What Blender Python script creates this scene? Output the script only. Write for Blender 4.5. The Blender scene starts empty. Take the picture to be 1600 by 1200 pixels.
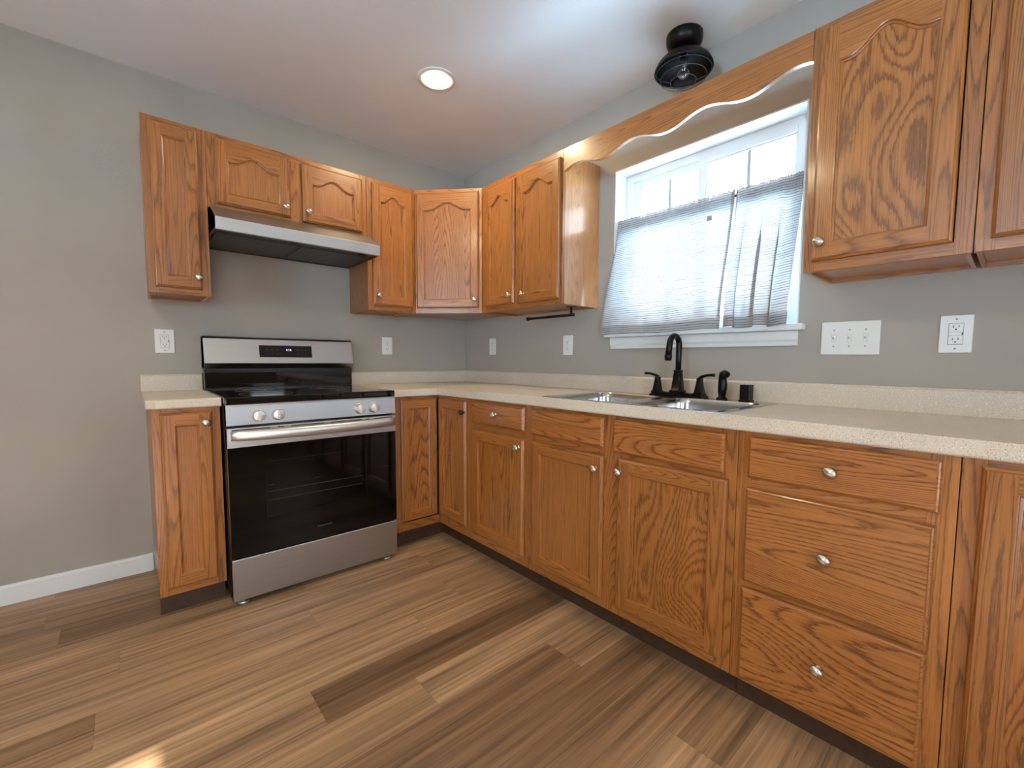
import bpy, bmesh, math, random
from mathutils import Vector, Matrix
PI = math.pi
R = math.radians
SC = bpy.context.scene
COL = SC.collection

# ------------------------------------------------------------------ camera
F_PX, PX, PY = 690.70, 817.58, 611.88          # in a 1600 x 1200 frame
cam_d = bpy.data.cameras.new('camera')
cam = bpy.data.objects.new('camera', cam_d)
COL.objects.link(cam)
SC.camera = cam
cam_d.sensor_fit = 'HORIZONTAL'
cam_d.sensor_width = 36.0
cam_d.lens = F_PX / 1600 * 36.0
cam_d.shift_x = -(PX - 800) / 1600
cam_d.shift_y = (PY - 600) / 1600
cam_d.clip_start = 0.02
yaw, pitch, roll = R(41.9123), R(-4.1198), R(0.3489)
fw = Vector((math.sin(yaw) * math.cos(pitch), math.cos(yaw) * math.cos(pitch), math.sin(pitch)))
rt = Vector((math.cos(yaw), -math.sin(yaw), 0))
up = rt.cross(fw)
rt2 = rt * math.cos(roll) + up * math.sin(roll)
up2 = up * math.cos(roll) - rt * math.sin(roll)
M = Matrix((rt2, up2, -fw)).transposed().to_4x4()
M.translation = Vector((-1.9870, -2.8966, 1.0832))
cam.matrix_world = M

# ------------------------------------------------------------------ light, exposure
SC.view_settings.view_transform = 'Standard'
SC.view_settings.look = 'None'
SC.view_settings.gamma = 1.0
SC.view_settings.use_curve_mapping = False
SC.view_settings.exposure = 1.50
w = bpy.data.worlds.new('daylight')
SC.world = w
w.use_nodes = True
bg = w.node_tree.nodes['Background']
# overcast-bright sky above, sunlit snowy ground below the horizon
wn = w.node_tree
tc = wn.nodes.new('ShaderNodeTexCoord'); sx = wn.nodes.new('ShaderNodeSeparateXYZ'); cr = wn.nodes.new('ShaderNodeValToRGB')
wn.links.new(tc.outputs['Generated'], sx.inputs[0])
mr = wn.nodes.new('ShaderNodeMapRange'); mr.inputs[1].default_value = -1; mr.inputs[2].default_value = 1
wn.links.new(sx.outputs[2], mr.inputs[0]); wn.links.new(mr.outputs[0], cr.inputs[0])
GROUND, SKY = 1.7, .50
e = cr.color_ramp.elements
e[0].position, e[0].color = .49, (.50 * GROUND, .75 * GROUND, 1.0 * GROUND, 1)
e[1].position, e[1].color = .52, (.80 * SKY, .89 * SKY, 1.0 * SKY, 1)
wn.links.new(cr.outputs[0], bg.inputs['Color'])
bg.inputs['Strength'].default_value = 10.0
sun_d = bpy.data.lights.new('sun', 'SUN')
sun_d.energy = 9.0
sun_d.angle = R(0.6)
sun_d.color = (1.0, 0.98, 0.95)
sun = bpy.data.objects.new('sun', sun_d)
COL.objects.link(sun)
sun.rotation_euler = Vector((0.0, math.cos(R(28.4)), -math.sin(R(28.4)))).to_track_quat('-Z', 'Y').to_euler()
sun.location = (-2.6, -9, 6)

SC.cycles.max_bounces = 10
SC.cycles.diffuse_bounces = 6
SC.cycles.glossy_bounces = 4
SC.cycles.transparent_max_bounces = 12
SC.cycles.caustics_reflective = False
SC.cycles.caustics_refractive = False
SC.cycles.sample_clamp_indirect = 6.0

# ------------------------------------------------------------------ node helpers
def srgb(r, g, b):
    f = lambda c: (c / 255 / 12.92) if c / 255 <= .04045 else ((c / 255 + .055) / 1.055) ** 2.4
    return (f(r), f(g), f(b), 1)

class NT:
    def __init__(s, name):
        s.m = bpy.data.materials.new(name)
        s.m.use_nodes = True
        s.t = s.m.node_tree
        s.b = s.t.nodes['Principled BSDF']
        s.out = s.t.nodes['Material Output']
    def n(s, typ, **kw):
        nd = s.t.nodes.new(typ)
        for k, v in kw.items():
            setattr(nd, k, v)
        return nd
    def l(s, a, b):
        s.t.links.new(a, b)
    def val(s, nd, key, v):
        if isinstance(v, bpy.types.NodeSocket):
            s.l(v, nd.inputs[key])
        else:
            nd.inputs[key].default_value = v
    def math(s, op, a, b=0.0, c=None):
        nd = s.n('ShaderNodeMath', operation=op)
        s.val(nd, 0, a); s.val(nd, 1, b)
        if c is not None: s.val(nd, 2, c)
        return nd.outputs[0]
    def obj(s):
        return s.n('ShaderNodeTexCoord').outputs['Object']
    def mapping(s, vec, scale=(1, 1, 1), loc=None):
        nd = s.n('ShaderNodeMapping')
        s.l(vec, nd.inputs['Vector'])
        nd.inputs['Scale'].default_value = scale
        if loc is not None: s.val(nd, 'Location', loc)
        return nd.outputs[0]
    def noise(s, vec, scale, detail=2.0, rough=.5, dist=0.0):
        nd = s.n('ShaderNodeTexNoise')
        s.l(vec, nd.inputs['Vector'])
        nd.inputs['Scale'].default_value = scale
        nd.inputs['Detail'].default_value = detail
        nd.inputs['Roughness'].default_value = rough
        nd.inputs['Distortion'].default_value = dist
        return nd.outputs[0]
    def ramp(s, fac, stops, interp='LINEAR'):
        nd = s.n('ShaderNodeValToRGB')
        cr = nd.color_ramp
        cr.interpolation = interp
        while len(cr.elements) < len(stops): cr.elements.new(0.5)
        for e, (p, c) in zip(cr.elements, stops):
            e.position = p
            e.color = c if hasattr(c, '__len__') else (c, c, c, 1)
        s.l(fac, nd.inputs[0])
        return nd.outputs[0]
    def mix(s, fac, a, b, mode='MIX'):
        nd = s.n('ShaderNodeMix', data_type='RGBA', blend_type=mode)
        s.val(nd, 0, fac); s.val(nd, 6, a); s.val(nd, 7, b)
        return nd.outputs[2]
    def bump(s, h, strength, dist=.002):
        nd = s.n('ShaderNodeBump')
        nd.inputs['Strength'].default_value = strength
        nd.inputs['Distance'].default_value = dist
        s.l(h, nd.inputs['Height'])
        s.l(nd.outputs[0], s.b.inputs['Normal'])

def plain(name, col, rough=.5, metal=0.0, vary=.04, scale=40, bump=0.0, spec=.5, coat=0.0):
    t = NT(name)
    n = t.noise(t.obj(), scale, 3)
    c1 = tuple(max(0, c * (1 - vary)) for c in col[:3]) + (1,)
    c2 = tuple(min(1, c * (1 + vary)) for c in col[:3]) + (1,)
    t.l(t.ramp(n, [(.3, c1), (.7, c2)]), t.b.inputs['Base Color'])
    t.b.inputs['Roughness'].default_value = rough
    t.b.inputs['Metallic'].default_value = metal
    t.b.inputs['Specular IOR Level'].default_value = spec
    t.b.inputs['Coat Weight'].default_value = coat
    if bump: t.bump(n, bump)
    return t.m

def oak(name, axis, figure, light=srgb(163, 102, 47), dark=srgb(74, 38, 16), coat=.45):
    """oak: axis = grain direction (local), figure = 0 straight grain, 1 cathedral; the object's
    own "figure_scale" property makes its figure bolder (<1) or finer (>1)"""
    t = NT(name)
    oi = t.n('ShaderNodeObjectInfo')
    rnd = oi.outputs['Random']
    fs = t.n('ShaderNodeAttribute', attribute_type='OBJECT', attribute_name='figure_scale').outputs['Fac']
    fs = t.math('ADD', fs, t.math('MULTIPLY', t.math('LESS_THAN', fs, .01), 1.0))
    cx = t.n('ShaderNodeCombineXYZ')
    for i, k in enumerate((17.0, 11.0, 23.0)): t.l(t.math('MULTIPLY', rnd, k), cx.inputs[i])
    ad = t.n('ShaderNodeVectorMath', operation='ADD')
    t.l(t.obj(), ad.inputs[0]); t.l(cx.outputs[0], ad.inputs[1])
    v = ad.outputs[0]
    def st(along, across):
        s = [across] * 3
        s['xyz'.index(axis)] = along
        return tuple(s)
    big = t.noise(t.mapping(v, st((.05, .24, .085, .42)[figure], 1.0)), (9.0, 4.6, 6.5, 5.2)[figure], .8, .4, (.12, .12, .12, .5)[figure])
    jag = t.noise(t.mapping(v, st(24, 330)), 1.0, 3, .6)
    f = t.math('ADD', big, t.math('MULTIPLY', jag, (.014, .034, .016, .060)[figure]))
    band = t.math('FRACT', t.math('MULTIPLY', t.math('MULTIPLY', f, fs), (40.0, 30.0, 44.0, 17.0)[figure]))
    bandc = t.ramp(band, [(0, .66), (.04, (.32, .10, .16, .34)[figure]), ((.13, .13, .13, .24)[figure], (.52, .36, .42, .46)[figure]), ((.27, .27, .27, .36)[figure], .86), (.60, 1.0), (.92, .96), (1, .66)])
    # straight fine streaks running through everything
    strk = t.noise(t.mapping(v, st(2.2, 190)), 1.0, 3, .6)
    strkc = t.ramp(strk, [(.34, .60), (.50, .95), (.62, 1.0)])
    pore = t.noise(t.mapping(v, st(11, 620)), 1.0, 3, .65)
    porec = t.ramp(pore, [(.37, .42), (.50, 1.0)])
    var = t.noise(t.mapping(v, st(.5, 2)), 2.0, 2)
    col = t.mix(bandc, dark, light)
    col = t.mix(.60, col, strkc, 'MULTIPLY')
    # pores crowd into the dark early-wood bands
    pw = t.math('SUBTRACT', .80, t.math('MULTIPLY', t.math('MULTIPLY', bandc, 1.0), .42))
    col = t.mix(pw, col, porec, 'MULTIPLY')
    hs = t.n('ShaderNodeHueSaturation')
    t.l(col, hs.inputs['Color'])
    t.l(t.math('ADD', t.math('ADD', t.math('MULTIPLY', rnd, .18), t.math('MULTIPLY', var, .40)), .86), hs.inputs['Value'])
    t.l(hs.outputs[0], t.b.inputs['Base Color'])
    t.b.inputs['Roughness'].default_value = .34
    t.b.inputs['Coat Weight'].default_value = coat
    t.b.inputs['Coat Roughness'].default_value = .16
    t.bump(pore, .10, .001)
    return t.m

OAK_V = oak('oak_vertical_grain', 'z', 0)
OAK_H = oak('oak_horizontal_grain', 'x', 0)
OAK_P = oak('oak_panel_cathedral', 'z', 1)
OAK_D = oak('oak_drawer_cathedral', 'x', 1)
OAK_PLY = oak('oak_underside', 'x', 0, srgb(176, 122, 74), srgb(140, 90, 50))
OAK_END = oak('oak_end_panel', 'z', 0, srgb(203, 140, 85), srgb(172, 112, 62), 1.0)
OAK_W = oak('oak_panel_swirl', 'z', 3)
OAK_F = oak('oak_panel_fine', 'z', 2)
OAK_DF = oak('oak_drawer_fine', 'x', 2)
OAK_Q = oak('oak_panel_rift', 'z', 0, srgb(162, 102, 49), srgb(120, 70, 32))
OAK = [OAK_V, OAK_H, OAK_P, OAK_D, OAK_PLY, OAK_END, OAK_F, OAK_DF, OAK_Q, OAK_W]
KIND = {'bold': 2, 'fine': 6, 'plain': 8, 'swirl': 9}

# walls: satin grey paint with roller stipple and a couple of scuffed spots
def wall_paint():
    t = NT('grey_wall_paint')
    o = t.obj()
    n = t.noise(o, 2.2, 3)
    col = t.ramp(n, [(.3, srgb(164, 157, 147)), (.7, srgb(171, 164, 154))])
    geo = t.n('ShaderNodeNewGeometry')
    for c, r in (((-1.97, 0, 2.0), .16), ((-.74, 0, 1.19), .13)):
        d = t.n('ShaderNodeVectorMath', operation='DISTANCE')
        t.l(geo.outputs['Position'], d.inputs[0]); d.inputs[1].default_value = c
        msk = t.ramp(t.math('DIVIDE', d.outputs['Value'], r), [(.2, 1.0), (1, 0.0)])
        sp = t.ramp(t.noise(t.mapping(o, (1, 1, 2)), 95, 4, .7), [(.58, 0.0), (.64, 1.0)])
        col = t.mix(t.math('MULTIPLY', t.math('MULTIPLY', msk, sp), .45), col, srgb(112, 106, 98))
    t.l(col, t.b.inputs['Base Color'])
    t.b.inputs['Roughness'].default_value = .55
    t.b.inputs['Specular IOR Level'].default_value = .35
    t.bump(t.noise(o, 130, 2), .10, .0015)
    return t.m
WALL = wall_paint()
CEIL = plain('ceiling_paint', srgb(230, 232, 234), .8, vary=.02, scale=3, spec=.2)
TRIM = plain('white_trim_paint', srgb(226, 226, 224), .38, vary=.02, scale=6)
VINYL = plain('white_vinyl', srgb(232, 234, 235), .35, vary=.01)
PLATE = plain('white_plastic_plate', srgb(226, 226, 222), .32, vary=.01)
SLOT = plain('dark_slot', srgb(34, 33, 32), .6, vary=.1)
GREYMARK = plain('grey_mark', srgb(150, 150, 148), .6, vary=.05)

def floor_mat():
    t = NT('vinyl_plank_floor')
    at = t.n('ShaderNodeAttribute', attribute_name='plank')
    sp = t.n('ShaderNodeSeparateColor')
    t.l(at.outputs['Color'], sp.inputs[0])
    uv = t.n('ShaderNodeUVMap', uv_map='UVMap').outputs[0]
    cx = t.n('ShaderNodeCombineXYZ')
    t.l(t.math('MULTIPLY', sp.outputs[1], 40.0), cx.inputs[0])
    t.l(t.math('MULTIPLY', sp.outputs[1], 91.0), cx.inputs[1])
    ad = t.n('ShaderNodeVectorMath', operation='ADD')
    t.l(uv, ad.inputs[0]); t.l(cx.outputs[0], ad.inputs[1])
    v = ad.outputs[0]
    big = t.noise(t.mapping(v, (.7, 9, 1)), 1.6, 3, .5, .4)
    strk = t.noise(t.mapping(v, (1.3, 62, 1)), 1.0, 4, .6, .2)
    fine = t.noise(t.mapping(v, (5, 330, 1)), 1.0, 2, .6)
    crack = t.ramp(t.noise(t.mapping(v, (3.2, 150, 1)), 1.0, 3, .65, .5), [(.30, .0), (.37, 1.0)])
    base = t.ramp(sp.outputs[0], [(0, srgb(114, 86, 61)), (.35, srgb(146, 114, 83)), (.7, srgb(160, 127, 95)), (1, srgb(172, 139, 106))])
    k = t.math('ADD', t.math('MULTIPLY', t.math('SUBTRACT', big, .5), 1.5), t.math('MULTIPLY', t.math('SUBTRACT', strk, .5), 2.2))
    k = t.math('ADD', k, t.math('MULTIPLY', t.math('SUBTRACT', fine, .5), .6))
    val = t.math('ADD', 1.0, k)
    hs = t.n('ShaderNodeHueSaturation')
    t.l(base, hs.inputs['Color']); t.l(val, hs.inputs['Value'])
    hs.inputs['Saturation'].default_value = 1.0
    col = t.mix(t.math('MULTIPLY', t.math('SUBTRACT', 1.0, crack), .55), hs.outputs[0], srgb(70, 50, 36))
    # joint line: blue channel holds nothing, distance comes from second uv layer
    uv2 = t.n('ShaderNodeUVMap', uv_map='Edge').outputs[0]
    s2 = t.n('ShaderNodeSeparateXYZ'); t.l(uv2, s2.inputs[0])
    edge = t.math('LESS_THAN', t.math('MINIMUM', s2.outputs[0], s2.outputs[1]), .0009)
    col = t.mix(t.math('MULTIPLY', edge, .6), col, srgb(52, 40, 32))
    t.l(col, t.b.inputs['Base Color'])
    t.b.inputs['Roughness'].default_value = .42
    t.b.inputs['Specular IOR Level'].default_value = .45
    t.bump(strk, .10, .001)
    return t.m
FLOOR = floor_mat()

def counter_mat():
    t = NT('speckled_laminate')
    o = t.obj()
    a = t.noise(o, 420, 2, .6)
    b = t.noise(o, 260, 2, .6)
    big = t.noise(o, 5, 2)
    base = t.ramp(big, [(.3, srgb(205, 193, 175)), (.7, srgb(214, 203, 186))])
    c = t.mix(t.ramp(a, [(.58, 0.0), (.66, 1.0)]), base, srgb(150, 132, 112))
    c = t.mix(t.ramp(b, [(.60, 0.0), (.68, .8)]), c, srgb(236, 230, 218))
    t.l(c, t.b.inputs['Base Color'])
    t.b.inputs['Roughness'].default_value = .40
    return t.m
LAM = counter_mat()

def steel(name, tangent, col=srgb(188, 188, 189), rough=.34, aniso=.75):
    t = NT(name)
    n = t.noise(t.mapping(t.obj(), (3, 300, 300) if tangent[0] else (300, 3, 300)), 1.0, 2)
    c1 = tuple(c * .93 for c in col[:3]) + (1,)
    t.l(t.ramp(n, [(.3, c1), (.7, col)]), t.b.inputs['Base Color'])
    t.b.inputs['Metallic'].default_value = 1.0
    t.b.inputs['Roughness'].default_value = rough
    if aniso:
        t.b.inputs['Anisotropic'].default_value = aniso
        cv = t.n('ShaderNodeCombineXYZ')
        for i in range(3): cv.inputs[i].default_value = tangent[i]
        t.l(cv.outputs[0], t.b.inputs['Tangent'])
    return t.m
STEEL = steel('brushed_stainless', (1, 0, 0))
STEEL_HOOD = steel('hood_stainless', (1, 0, 0), srgb(184, 184, 185), .46, .4)
STEEL_SINK = steel('sink_stainless', (0, 1, 0), srgb(196, 196, 196), .22, 0)
STEEL_S = steel('smooth_stainless', (1, 0, 0), srgb(226, 225, 224), .38, 0)
NICKEL = plain('brushed_nickel', srgb(205, 200, 192), .27, 1.0, .05, 200)
BLACK_GLASS = plain('black_glass', srgb(7, 7, 8), .04, 0, .1, 5)
OVEN_GLASS = plain('oven_door_glass', srgb(6, 6, 7), .05, 0, .1, 5, spec=.35)
BLACK_EN = plain('black_enamel', srgb(13, 13, 14), .22, 0, .1, 20)
BLACK_MT = plain('matte_black_metal', srgb(20, 19, 20), .38, .6, .15, 60)
BRONZE = plain('dark_bronze', srgb(24, 20, 20), .30, .7, .2, 60)
FILTER = plain('hood_filter_mesh', srgb(96, 98, 100), .45, .8, .25, 600, .2)
DARKIN = plain('dark_interior', srgb(22, 20, 18), .7, 0, .1)
RACKM = plain('oven_rack_chrome', srgb(150, 150, 148), .3, .9, .05)
PENIN = plain('pendant_inside', srgb(30, 34, 40), .25, .2, .1)
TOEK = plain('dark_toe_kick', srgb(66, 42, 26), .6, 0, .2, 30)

def emis(name, col, strength):
    t = NT(name)
    n = t.noise(t.obj(), 60, 1)
    t.l(t.ramp(n, [(.3, col), (.7, col)]), t.b.inputs['Base Color'])
    t.b.inputs['Emission Color'].default_value = col
    t.b.inputs['Emission Strength'].default_value = strength
    return t.m
LENS = emis('lit_lens', (1.0, .82, .50, 1), 120.0)
DIGIT = emis('display_digits', (.62, .64, 1.0, 1), .9)
GREYTXT = plain('grey_print', srgb(120, 122, 126), .5, vary=.02)
DIMTXT = plain('dim_print', srgb(74, 74, 76), .4, vary=.02)
DARKTXT = plain('dark_print', srgb(44, 44, 46), .5, vary=.02)

def glass(name):
    t = NT(name)
    tr = t.n('ShaderNodeBsdfTransparent')
    gl = t.n('ShaderNodeBsdfGlossy'); gl.inputs['Roughness'].default_value = .01
    fr = t.n('ShaderNodeFresnel'); fr.inputs[0].default_value = 1.45
    n = t.noise(t.obj(), 4, 1)
    tr.inputs[0].default_value = (.97, .985, .98, 1)
    mx = t.n('ShaderNodeMixShader')
    t.l(t.math('MULTIPLY', fr.outputs[0], t.math('ADD', .65, t.math('MULTIPLY', n, .1))), mx.inputs[0])
    t.l(tr.outputs[0], mx.inputs[1]); t.l(gl.outputs[0], mx.inputs[2])
    t.l(mx.outputs[0], t.out.inputs['Surface'])
    return t.m
GLASS = glass('window_glass')

def curtain_mat(name, dens):
    t = NT(name)
    uv = t.n('ShaderNodeUVMap', uv_map='UVMap').outputs[0]
    s = t.n('ShaderNodeSeparateXYZ'); t.l(uv, s.inputs[0])
    wob = t.noise(t.mapping(uv, (3, 14, 1)), 1.0, 2)
    ph = t.math('ADD', t.math('MULTIPLY', s.outputs[1], 98.0), t.math('MULTIPLY', wob, 1.0))
    line = t.ramp(t.math('FRACT', ph), [(.0, 1.0), (.20, 1.0), (.28, 0.0), (.94, 0.0), (1.0, 1.0)])
    strength = t.ramp(t.noise(t.mapping(uv, (9, 120, 1)), 1.0, 2), [(.3, .35), (.65, .95)])
    ln = t.math('MULTIPLY', line, strength)
    slub = t.noise(t.mapping(uv, (30, 600, 1)), 1.0, 2)
    col = t.mix(t.math('MULTIPLY', ln, .8), t.ramp(slub, [(.3, srgb(206, 209, 213)), (.7, srgb(222, 224, 227))]), srgb(58, 56, 58))
    df = t.n('ShaderNodeBsdfDiffuse'); t.l(col, df.inputs[0])
    tl = t.n('ShaderNodeBsdfTranslucent')
    t.l(t.mix(ln, (.235, .235, .237, 1), (.03, .03, .03, 1)), tl.inputs[0])
    tp = t.n('ShaderNodeBsdfTransparent')
    m1 = t.n('ShaderNodeMixShader'); m1.inputs[0].default_value = .5
    t.l(df.outputs[0], m1.inputs[1]); t.l(tl.outputs[0], m1.inputs[2])
    m2 = t.n('ShaderNodeMixShader')
    t.l(t.math('MULTIPLY', t.math('SUBTRACT', 1.0, ln), dens), m2.inputs[0])
    t.l(m1.outputs[0], m2.inputs[1]); t.l(tp.outputs[0], m2.inputs[2])
    t.l(m2.outputs[0], t.out.inputs['Surface'])
    return t.m
SHEER = curtain_mat('sheer_striped_cotton', .022)

# ------------------------------------------------------------------ mesh helpers
class MB:
    def __init__(s):
        s.bm = bmesh.new()
    def face(s, pts, mi=0, smooth=False):
        f = s.bm.faces.new([s.bm.verts.new(p) for p in pts])
        f.material_index = mi; f.smooth = smooth
        return f
    def box(s, x0, x1, y0, y1, z0, z1, mi=0):
        v = [s.bm.verts.new((x, y, z)) for z in (z0, z1) for y in (y0, y1) for x in (x0, x1)]
        for q in ((0, 2, 3, 1), (4, 5, 7, 6), (0, 1, 5, 4), (2, 6, 7, 3), (0, 4, 6, 2), (1, 3, 7, 5)):
            s.bm.faces.new([v[i] for i in q]).material_index = mi
    def prism(s, prof, h0, h1, axis='x', mi=0, smooth=False):
        """closed 2D outline extruded along axis; prof in the two other axes (in xyz order)"""
        def P(a, b, h):
            return {'x': (h, a, b), 'y': (a, h, b), 'z': (a, b, h)}[axis]
        A = [s.bm.verts.new(P(a, b, h0)) for a, b in prof]
        B = [s.bm.verts.new(P(a, b, h1)) for a, b in prof]
        n = len(prof)
        for i in range(n):
            f = s.bm.faces.new((A[i], A[(i + 1) % n], B[(i + 1) % n], B[i])); f.material_index = mi; f.smooth = smooth
        s.bm.faces.new(A).material_index = mi
        s.bm.faces.new(list(reversed(B))).material_index = mi
    def lathe(s, prof, c=(0, 0, 0), axis='z', n=32, mi=0, sx=1.0, sy=1.0, cap=True, sgn=1):
        """prof: list of (radius, height along axis)"""
        rings = []
        for r, h in prof:
            ring = []
            for i in range(n):
                a = 2 * PI * i / n
                p, q = r * math.cos(a) * sx, r * math.sin(a) * sy
                d = {'z': (p, q, h), 'y': (p, h, q), 'x': (h, p, q)}[axis]
                ring.append(s.bm.verts.new((c[0] + d[0], c[1] + d[1], c[2] + d[2])))
            rings.append(ring)
        for A, B in zip(rings, rings[1:]):
            for i in range(n):
                f = s.bm.faces.new((A[i], A[(i + 1) % n], B[(i + 1) % n], B[i]))
                f.smooth = True; f.material_index = mi
        if cap:
            for rg in (rings[0], rings[-1]):
                f = s.bm.faces.new(rg); f.material_index = mi
    def tube(s, pts, r, n=12, mi=0, closed=False, cap=True):
        pts = [Vector(p) for p in pts]
        rad = r if hasattr(r, '__len__') else [r] * len(pts)
        rings = []
        prev = None
        m = len(pts)
        for k, p in enumerate(pts):
            if closed:
                t = pts[(k + 1) % m] - pts[k - 1]
            else:
                t = (pts[min(k + 1, m - 1)] - pts[max(k - 1, 0)])
            t.normalize()
            if prev is None:
                a = t.orthogonal().normalized()
            else:
                a = (prev - t * prev.dot(t)).normalized()
            prev = a
            b = t.cross(a)
            rings.append([s.bm.verts.new(p + (a * math.cos(2 * PI * i / n) + b * math.sin(2 * PI * i / n)) * rad[k]) for i in range(n)])
        prs = list(zip(rings, rings[1:])) + ([(rings[-1], rings[0])] if closed else [])
        for A, B in prs:
            for i in range(n):
                f = s.bm.faces.new((A[i], A[(i + 1) % n], B[(i + 1) % n], B[i]))
                f.smooth = True; f.material_index = mi
        if cap and not closed:
            for rg in (rings[0], rings[-1]):
                s.bm.faces.new(rg).material_index = mi
    def grid(s, us, vs, inside, lo, hi, axis='z', mi=0):
        """solid made of the grid cells for which inside(u, v) holds"""
        def P(u, v, h):
            return {'x': (h, u, v), 'y': (u, h, v), 'z': (u, v, h)}[axis]
        cache = {}
        def V(i, j, k):
            if (i, j, k) not in cache:
                cache[(i, j, k)] = s.bm.verts.new(P(us[i], vs[j], hi if k else lo))
            return cache[(i, j, k)]
        nu, nv = len(us) - 1, len(vs) - 1
        ins = lambda i, j: 0 <= i < nu and 0 <= j < nv and inside((us[i] + us[i + 1]) / 2, (vs[j] + vs[j + 1]) / 2)
        for i in range(nu):
            for j in range(nv):
                if not ins(i, j): continue
                for k in (0, 1):
                    s.bm.faces.new((V(i, j, k), V(i + 1, j, k), V(i + 1, j + 1, k), V(i, j + 1, k))).material_index = mi
                for di, dj, a, b in ((-1, 0, (i, j), (i, j + 1)), (1, 0, (i + 1, j), (i + 1, j + 1)), (0, -1, (i, j), (i + 1, j)), (0, 1, (i, j + 1), (i + 1, j + 1))):
                    if not ins(i + di, j + dj):
                        s.bm.faces.new((V(*a, 0), V(*b, 0), V(*b, 1), V(*a, 1))).material_index = mi
    def bevel_where(s, fn, width, seg=3):
        es = [e for e in s.bm.edges if fn(e)]
        bmesh.ops.bevel(s.bm, geom=es, offset=width, segments=seg, profile=.5, affect='EDGES', clamp_overlap=True)
    def dissolve(s):
        bmesh.ops.dissolve_limit(s.bm, angle_limit=R(1), verts=s.bm.verts[:], edges=s.bm.edges[:])
    def build(s, name, mats, parent=None, bevel=0.0, seg=2, loc=None, rot=None, recalc=True, angle=35):
        if recalc: bmesh.ops.recalc_face_normals(s.bm, faces=s.bm.faces[:])
        me = bpy.data.meshes.new(name)
        s.bm.to_mesh(me); s.bm.free()
        for m in (mats if isinstance(mats, (list, tuple)) else [mats]): me.materials.append(m)
        o = bpy.data.objects.new(name, me)
        COL.objects.link(o)
        if parent is not None: o.parent = parent
        if loc is not None: o.location = loc
        if rot is not None: o.rotation_euler = rot
        if bevel:
            md = o.modifiers.new('bevel', 'BEVEL')
            md.width = bevel; md.segments = seg; md.limit_method = 'ANGLE'; md.angle_limit = R(angle)
        return o

def thing(name, label, cat, loc=(0, 0, 0), rz=0.0, group=None):
    o = bpy.data.objects.new(name, None)
    COL.objects.link(o)
    o.empty_display_size = .05
    o.location = loc; o.rotation_euler = (0, 0, rz)
    o['label'] = label; o['category'] = cat
    if group: o['group'] = group
    return o
def tag(o, label, cat, group=None):
    o['label'] = label; o['category'] = cat
    if group: o['group'] = group
    return o
def struct(o):
    o['kind'] = 'structure'
    return o
def text(body, size, name, mat, parent, loc, rot, sx=1.0):
    cu = bpy.data.curves.new(name, 'FONT')
    cu.body = body; cu.size = size; cu.align_x = 'CENTER'; cu.align_y = 'CENTER'; cu.extrude = .0002
    tmp = bpy.data.objects.new(name, cu)
    COL.objects.link(tmp)
    bpy.context.view_layer.update()
    me = bpy.data.meshes.new_from_object(tmp.evaluated_get(bpy.context.evaluated_depsgraph_get()))
    bpy.data.objects.remove(tmp); bpy.data.curves.remove(cu)
    me.materials.clear(); me.materials.append(mat)
    o = bpy.data.objects.new(name, me)
    COL.objects.link(o)
    o.parent = parent; o.location = loc; o.rotation_euler = rot; o.scale = (sx, 1, 1)
    return o

# ------------------------------------------------------------------ the room
H = 2.462
XL, YR = -5.4, -5.0           # far left wall, rear wall
WIN = (-2.309, -1.408, 1.226, 2.086)          # y0 y1 z0 z1 of the kitchen window opening
DOOR = (-3.75, -1.920, 0.0, 2.06)             # glass door in the rear wall (x0 x1 z0 z1)
FILL_WIN = (-3.4, -2.3, .95, 2.10)                # unseen window added in the far left wall for fill light
WIN2 = (-.62, -.10, 1.05, 2.10)               # small rear window

# floor made of individual planks
def build_floor():
    rnd = random.Random(5)
    bm = bmesh.new()
    uvl = bm.loops.layers.uv.new('UVMap'); ed = bm.loops.layers.uv.new('Edge')
    cl = bm.loops.layers.float_color.new('plank')
    wdt, L = .1695, 1.22
    fixed = {0: (-1.587, {0: .04, -1: .62}), 1: (-1.301, {-1: .48, 0: .78}), -1: (-1.129, {0: .62, -1: .80}),
             2: (-.833, {0: .66, -1: .12}), -6: (-2.225, {0: .22, -1: .5}), -2: (-.883, {0: .42, -1: .72}),
             5: (-.848, {0: .4, -1: .85}), 3: (-1.75, {0: .16, -1: .7}), -4: (-2.05, {0: .66, -1: .5}), -3: (-1.45, {0: .7, -1: .75})}
    for r in range(-9, 24):
        y1 = -1.421 - r * wdt; y0 = y1 - wdt
        y1c, y0c = min(y1, .0), max(y0, YR)
        if y1c - y0c < .002: continue
        s0, tints = fixed.get(r, (-1.2 + rnd.uniform(-.6, .6), {}))
        for k in range(-6, 4):
            x0 = s0 + k * L; x1 = x0 + L
            x0c, x1c = max(x0, XL), min(x1, 0)
            if x1c - x0c < .002: continue
            tint = tints.get(k, rnd.choice([.3, .45, .55, .6, .65, .7, .75, .8, .9, .2]))
            off = rnd.random()
            f = bm.faces.new([bm.verts.new(p) for p in ((x0c, y0c, 0), (x1c, y0c, 0), (x1c, y1c, 0), (x0c, y1c, 0))])
            f.normal_update()
            for lp in f.loops:
                x, y = lp.vert.co.x, lp.vert.co.y
                lp[uvl].uv = (x - x0, y - y0)
                lp[cl] = (tint, off, 0, 1)
            # tiny second uv: distance in metres to the low edges (joint line on two sides)
            for lp in f.loops:
                lp[ed].uv = (lp.vert.co.x - x0, lp.vert.co.y - y0)
    # thickness
    b = MB(); b.bm.free(); b.bm = bm
    b.box(XL, 0, YR, 0, -.06, -.002)
    o = b.build('floor', FLOOR, recalc=False)
    return struct(o)
build_floor()

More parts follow.
